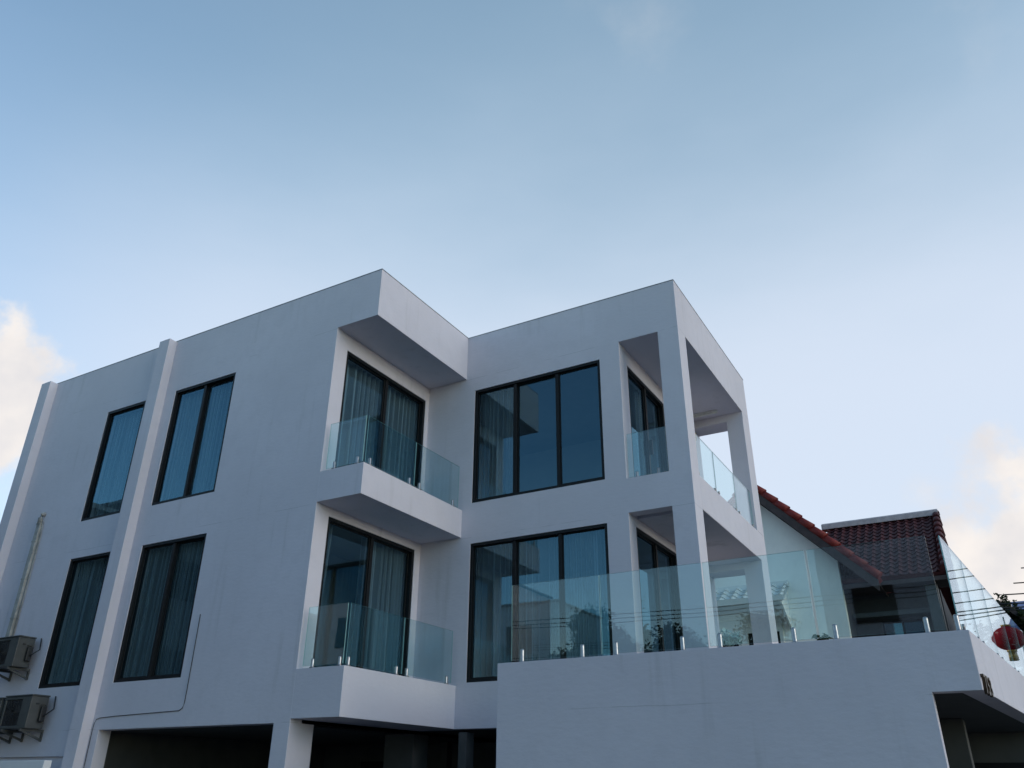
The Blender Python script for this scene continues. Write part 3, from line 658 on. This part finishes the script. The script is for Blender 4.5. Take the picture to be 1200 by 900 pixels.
# main block to the right, ridge along X
RX0, RX1 = 4.2, 7.62; RE, RZ, RRY, RRZ = 16.14, 7.158, 20.0, 9.86
v1 = Vector((0, RRY-RE, RRZ-RZ))
m = tile_slope((RX0, RE, RZ), (1, 0, 0), v1, RX1-RX0, v1.length); m.build('roof', M['browntile'], N_)
m = tile_slope((RX0, 2*RRY-RE, RZ), (1, 0, 0), (0, -(RRY-RE), RRZ-RZ), RX1-RX0, v1.length); m.build('roof', M['browntile'], N_)
m = MB(); m.extrude([(4.0, RRY-0.20, RRZ-0.06), (4.0, RRY-0.17, RRZ+0.12), (4.0, RRY, RRZ+0.20), (4.0, RRY+0.17, RRZ+0.12), (4.0, RRY+0.20, RRZ-0.06)], (RX1+0.10-4.0, 0, 0)); m.build('ridge_cap', M['ridge'], N_, 0.01)
m = MB(); vn1 = v1.normalized(); q = 0.0
while q < v1.length:
    for sy in (1, -1):
        a = Vector((RX1+0.02, RE, RZ))+vn1*q; b = Vector((RX1+0.02, RE, RZ))+vn1*min(q+0.5, v1.length)
        a.z += 0.09; b.z += 0.06
        if sy < 0: a.y, b.y = 2*RRY-a.y, 2*RRY-b.y
        m.tube([a, b], 0.13, 10, taper=0.10)
    q += 0.46
m.build('verge_tile', M['browntile'], N_)
m = MB()
m.extrude([(RX1+0.03, RE, RZ-0.02), (RX1+0.03, RRY, RRZ-0.02), (RX1+0.03, 2*RRY-RE, RZ-0.02), (RX1+0.03, 2*RRY-RE, RZ-0.34), (RX1+0.03, RRY, RRZ-0.36), (RX1+0.03, RE, RZ-0.34)], (0.06, 0, 0))
m.build('barge_board', M['soffit'], N_)
m = MB(); m.box(RX0, RX1+0.02, RE+0.02, RE+0.06, RZ-0.22, RZ-0.10); m.box(4.87, RX1+0.02, RE+0.07, 17.48, RZ-0.18, RZ-0.14); m.build('soffit', M['soffit'], N_)
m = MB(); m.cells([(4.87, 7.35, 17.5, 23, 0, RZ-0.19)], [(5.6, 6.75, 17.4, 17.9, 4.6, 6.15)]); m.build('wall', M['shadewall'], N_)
m = MB(); m.box(4.9, 7.3, 16.9, 17.49, 6.2, 6.34); m.build('beam', M['acbody'], N_, 0.01)
m = MB(); m.box(7.02, 7.34, 16.45, 16.8, 0, RZ-0.26); m.build('pillar', M['acbody'], N_, 0.01)
m = MB(); m.cells([(5.6, 6.75, 17.55, 17.62, 4.6, 6.15)], [(5.66, 6.14, 17, 18, 4.66, 6.09), (6.2, 6.69, 17, 18, 4.66, 6.09)]); wf = m.build('window', M['frame'], N_)
m = MB(); m.add([(5.64, 17.59, 4.64), (6.72, 17.59, 4.64), (6.72, 17.59, 6.12), (5.64, 17.59, 6.12)], [(0, 1, 2, 3)]); m.build('glass_pane', M['pane'], wf)
# white tiled lean-to on the gable wall
lv = Vector((0, 1.1, 0.62)); m = tile_slope((0.4, 14.9, 6.62), (1, 0, 0), lv, 2.95, lv.length, pu=0.36, amp=0.06, step=0.05); m.build('canopy_roof', M['whitetile'], N_)
m = MB(); m.box(0.4, 3.36, 15.85, 15.995, 7.14, 7.30); m.build('canopy_flashing', M['whitetile'], N_, 0.01)
for sx in (0.45, 3.22): m = MB(); m.extrude([(sx, 15.995, 7.0), (sx, 15.0, 6.50), (sx, 15.995, 5.85)], (0.06, 0, 0)); m.build('canopy_bracket', M['oldwhite'], N_)
m = MB(); m.cells([(0.6, 3.0, 15.93, 15.998, 4.3, 6.25)], [(0.7, 1.65, 15, 17, 4.4, 5.85), (1.95, 2.9, 15, 17, 4.4, 5.85)]); wf = m.build('window', M['oldwhite'], N_)
m = MB(); m.add([(0.65, 15.985, 4.35), (2.95, 15.985, 4.35), (2.95, 15.985, 6.2), (0.65, 15.985, 6.2)], [(0, 1, 2, 3)]); m.build('glass_pane', M['frame'], wf)

# potted plants on the terrace behind the glass
def potted(x, y, z, label, mat, seed, hh=0.32, n=220, sz=0.10, rad=0.16):
    t = thing('potted_plant', label, 'potted plant', (x, y, z)); rnd = random.Random(seed)
    m = MB(); m.lathe([(0.09, 0), (0.12, 0.20), (0.135, 0.20), (0.135, 0.24), (0.11, 0.24)], (x, y, z), 16); m.build('pot', M['pot'], t)
    m = MB(); leaves(m, (x, y, z+0.24+hh*0.4), rad, n, sz, rnd, 6, hollow=0.0, sq=1.1)
    for _ in range(7):
        q = rnd.uniform(0, 6.28); m.tube([(x, y, z+0.22), (x+0.05*math.cos(q), y+0.05*math.sin(q), z+0.3), (x+0.13*math.cos(q), y+0.13*math.sin(q), z+0.24+hh*0.7)], 0.006, 5)
    m.build('foliage', M[mat], t)
potted(5.53, 0.80, 2.931, 'potted plant with pale silvery leaves on the terrace beside the corner pillar', 'pale_leaf', 3, 0.28, 160, 0.09, 0.13)
potted(6.64, 0.80, 2.931, 'small dark-leaved potted plant on the terrace near a clear glass seam', 'leafd', 4, 0.02, 120, 0.08, 0.10)

# ------------------------------------------------------------------ right side of the lane: lanterns, wires, greenery
def lantern(c, r, label):
    t = thing('paper_lantern', label, 'lantern', c, 'red lanterns hung along the lane'); c = Vector(c)
    m = MB(); prof = []; nseg = 14
    for k in range(nseg+1):
        q = -math.pi/2+math.pi*k/nseg; prof.append((max(0.30*r, r*math.cos(q)*1.02), r*0.78*math.sin(q)))
    n = 40; vs = [(c.x+pr*(1-0.03*(k % 2))*math.cos(2*math.pi*k/n), c.y+pr*(1-0.03*(k % 2))*math.sin(2*math.pi*k/n), c.z+pz) for pr, pz in prof for k in range(n)]
    fs = [(i*n+k, i*n+(k+1) % n, (i+1)*n+(k+1) % n, (i+1)*n+k) for i in range(nseg) for k in range(n)]
    m.add(vs, fs, 0, True); m.build('globe', M['lantern'], t)
    for z0 in (r*0.77, -r*0.9): m = MB(); m.lathe([(0.30*r, 0), (0.33*r, 0.02), (0.33*r, 0.12*r), (0.28*r, 0.13*r)], (c.x, c.y, c.z+z0), 20); m.build('end_cap', M['gold'], t)
    m = MB()
    for k in range(18):
        q = 2*math.pi*k/18; m.tube([(c.x+0.22*r*math.cos(q), c.y+0.22*r*math.sin(q), c.z-r*0.88), (c.x+0.26*r*math.cos(q), c.y+0.26*r*math.sin(q), c.z-r*1.45)], 0.012, 4)
    m.build('fringe', M['gold'], t)
    m = MB(); m.tube([(c.x, c.y, c.z+r*0.85), (c.x, c.y, c.z+r*1.45)], 0.01, 5); m.build('hanging_cord', M['cable'], t)
    return t
def sag(a, b, s, n=14):
    a, b = Vector(a), Vector(b); return [a.lerp(b, k/n)-Vector((0, 0, 4*s*(k/n)*(1-k/n))) for k in range(n+1)]
def wire(a, b, s, r, label):
    m = MB(); m.tube(sag(a, b, s), r, 5); o = m.build('overhead_wire', M['cable']); return tag(o, label, 'wire', 'overhead wires of the lane')
lantern((9.34, 8.3, 4.14), 0.27, 'red paper lantern hanging from a wire beside the terrace glass, nearest the house')
lantern((10.6, 9.1, 4.25), 0.32, 'red paper lantern hanging one step farther across the lane')
wire((8.7, 8.05, 4.60), (14.5, 10.6, 4.95), 0.10, 0.012, 'overhead wire that carries the red lanterns')
lines = [(4.85, 9.6), (5.1, 10.4), (5.4, 10.8), (5.75, 11.2), (6.2, 11.6), (6.55, 12.1)]
for k, (z, y) in enumerate(lines):
    wire((16.5, y+2.0, z+0.55), (8.3+0.25*k, y-0.4+0.25*k, z), 0.12, 0.014, ['lowest', 'second lowest', 'third lowest', 'third highest', 'second highest', 'highest'][k]+' of the slanting wires seen through the terrace side glass')
def pole(x, y, h, label):
    t = thing('utility_pole', label, 'utility pole', (x, y, 0), 'concrete utility poles')
    m = MB(); m.tube([(x, y, 0), (x, y, h)], 0.16, 12, taper=0.10); m.build('shaft', M['pole'], t)
    m = MB(); m.box(x-0.06, x+0.06, y-0.9, y+0.9, h-0.75, h-0.63); m.build('crossarm', M['pole'], t)
    return t
pole(16.5, 13.0, 8.0, 'concrete pole beside the lane right of the terrace')
pole(-14.5, -20.6, 8.5, 'concrete pole across the street by the white house'); pole(18.0, -20.6, 8.5, 'concrete pole across the street on the right')
for k, (dy, z) in enumerate(((-0.8, 7.95), (0.0, 7.95), (0.8, 7.95), (0, 6.6), (0.1, 6.3))):
    wire((-14.5, -20.6+dy, z), (18.0, -20.6+dy, z), 0.5, 0.016, ['street side top wire', 'middle top wire', 'back top wire', 'upper cable', 'lower cable'][k]+' between the poles across the street')
# sloping leafy roof corner right of the terrace
t = thing('planted_awning', 'dark sloping awning overgrown with leafy shoots, right of the terrace glass', 'awning', (9.8, 19.5, 0))
AX, AZ, AY = 8.74, 6.60, 18.0
m = MB(); m.extrude([(AX, AY, AZ), (AX+2.1, AY, AZ-1.9), (AX+2.1, AY, AZ-2.1), (AX, AY, AZ-0.14)], (0, 3.0, 0)); m.build('roof_panel', M['soffit'], t)
for y in (AY+0.1, AY+2.9): m = MB(); m.tube([(AX+1.9, y, 0), (AX+1.9, y, AZ-1.85)], 0.05, 8); m.build('post', M['frame'], t)
rnd = random.Random(5); m = MB()
for k in range(120):
    q = rnd.random(); leaves(m, (AX+0.25+1.9*q, AY+rnd.uniform(0.2, 1.6), AZ-0.55-1.75*q-rnd.random()*(3.4-1.5*q)), 0.42, 150, 0.13, rnd, 10, hollow=0.0)
for k in range(40):
    q = rnd.random(); x = AX+0.1+1.9*q; z = AZ-1.75*q; y = AY+rnd.uniform(-0.1, 2.0)
    leaves(m, (x, y, z-0.18), 0.30, 170, 0.11, rnd, 10, hollow=0.0)
    if k % 2 == 0:
        hh = rnd.uniform(0.2, 0.42)*(1-0.5*q); dx = rnd.uniform(-.12, .12); m.tube([(x, y, z), (x+dx, y, z+hh)], 0.008, 4)
        for j in range(12): leaves(m, (x+dx*j/12, y, z+hh*j/12), 0.07, 3, 0.10, rnd, 3, hollow=0)
m.build('creeper', M['leafd'], t)
t = thing('backdrop_hedge', 'tall dense dark hedge added beside the red roofed house to darken the view through the terrace side glass', 'hedge', (9.3, 21.2, 0))  # hedge added to block the bright sky behind the side glass
rnd = random.Random(9); m = MB()
for k in range(16): m.tube([(8.2+0.14*k, 21.0+0.3*rnd.random(), 0), (8.2+0.14*k+rnd.uniform(-.1, .1), 21.2, 4.6)], 0.04, 5)
m.build('stem', M['bark'], t)
m = MB()
for k in range(150): leaves(m, (8.15+2.2*rnd.random(), 20.7+1.0*rnd.random(), 0.3+6.2*rnd.random()), 0.45, 140, 0.16, rnd, 10, hollow=0.0)
m.build('foliage', M['leafd'], t)
# blue roofed building beyond
t = thing('blue_roofed_house', 'low house with a blue metal roof far right beyond the awning', 'house', (11.4, 33, 0))
m = MB(); m.box(9.75, 13.2, 30.4, 36, 0, 7.4); m.build('wall', M['oldwhite'], t)
m = MB(); m.extrude([(9.45, 30.0, 7.75), (9.45, 33.2, 9.2), (9.45, 36.4, 7.75), (9.45, 36.4, 7.55), (9.45, 33.2, 9.0), (9.45, 30.0, 7.55)], (4.0, 0, 0)); m.build('roof', M['blue'], t)

# ------------------------------------------------------------------ across the street (seen mirrored in the glass)
t = thing('street_house', 'plain white flat-topped house across the street mirrored in the terrace glass', 'house', (-16.5, -25.4, 0))
m = MB(); m.cells([(-22, -11, -28.3, -22.6, 0, 10.35)]); m.build('wall', M['white2'], t)
for x in (-20.5, -17.2, -14.0):
    for z in (1.4, 4.6, 7.8): m = MB(); m.box(x, x+1.5, -22.599, -22.55, z, z+1.5); m.build('window', M['frame'], t)
m = MB(); m.cells([(-22.1, -10.9, -28.4, -22.5, 10.352, 10.45)]); m.build('roof', M['roofdeck'], t)
def block(x0, x1, y0, y1, h, label, mat='dimwall'):
    t = thing('apartment_block', label, 'apartment block', ((x0+x1)/2, (y0+y1)/2, 0), 'apartment blocks across the street')
    m = MB(); m.cells([(x0, x1, y0, y1, 0, h)]); m.build('wall', M[mat], t)
    k = 0
    z = 1.2
    while z < h-2:
        x = x0+1.2
        while x < x1-2.2: m = MB(); m.box(x, x+1.6, y1+0.001, y1+0.05, z, z+1.4); m.build('window', M['frame'], t); x += 3.4
        z += 3.2
    m = MB(); m.box(x0-0.2, x1+0.2, y0-0.2, y1+0.2, h+0.001, h+0.25); m.build('roof', M['roofdeck'], t)
block(-62, -46.3, -42, -27, 21.0, 'tall dark apartment block far left across the street')
block(-45.5, -33.0, -40, -27, 12.2, 'lower dark apartment block left of the white street house')
block(2.6, 12.6, -38, -26.5, 14.5, 'unseen blue-grey apartment block added straight behind the viewer to tone the terrace glass reflection', 'bluewall')  # added out of view to give the terrace glass an even reflection
t = thing('added_grey_house', 'unseen dark grey house added close on the left to block skylight, mirrored in the lower left windows', 'house', (-19.5, -6, 0))  # out-of-view house added to keep skylight off the lower left facade
m = MB(); m.cells([(-24.5, -15.2, -10.5, -2.5, 0, 9.3)]); m.build('wall', M['dimwall'], t)
for y in (-9.4, -6.9, -4.4):
    for z in (1.2, 4.3, 7.2): m = MB(); m.box(-15.199, -15.15, y, y+1.3, z, z+1.3); m.build('window', M['frame'], t)
m = MB(); m.box(-24.7, -15.0, -10.7, -2.3, 9.301, 9.45); m.build('roof', M['roofdeck'], t)
G = 'trees across the street'
tree('tree', (-8.2, -27.0, 0), 10.2, 2.3, 'broad tree directly beside the white street house', 21, G)
tree('tree', (-4.6, -28.5, 0), 9.2, 2.4, 'round tree across the street, second from the street house', 22, G, 'leafd')
tree('tree', (0.0, -27.0, 0), 9.2, 2.3, 'lower tree across the street opposite the carport', 23, G)
tree('tree', (-27.5, -27.5, 0), 10.0, 3.0, 'large tree left of the street house', 25, G)
tree('tree', (16.8, -30.0, 0), 10.5, 3.4, 'tall tree across the street near the right pole', 26, G)
tree('tree', (22.5, -28.0, 0), 9.5, 3.2, 'dark tree across the street past the right pole', 27, G, 'leafd')
G = 'trees beyond the lane'
tree('tree', (22.5, 48.0, 0), 17.0, 3.6, 'tall tree beyond the lane closest to the red roofs', 31, G)
tree('tree', (29.0, 47.0, 0), 16.0, 3.8, 'tall dark tree beyond the lane farther right', 32, G, 'leafd')

for o in bpy.data.objects:
    if '_o' in o: del o['_o']
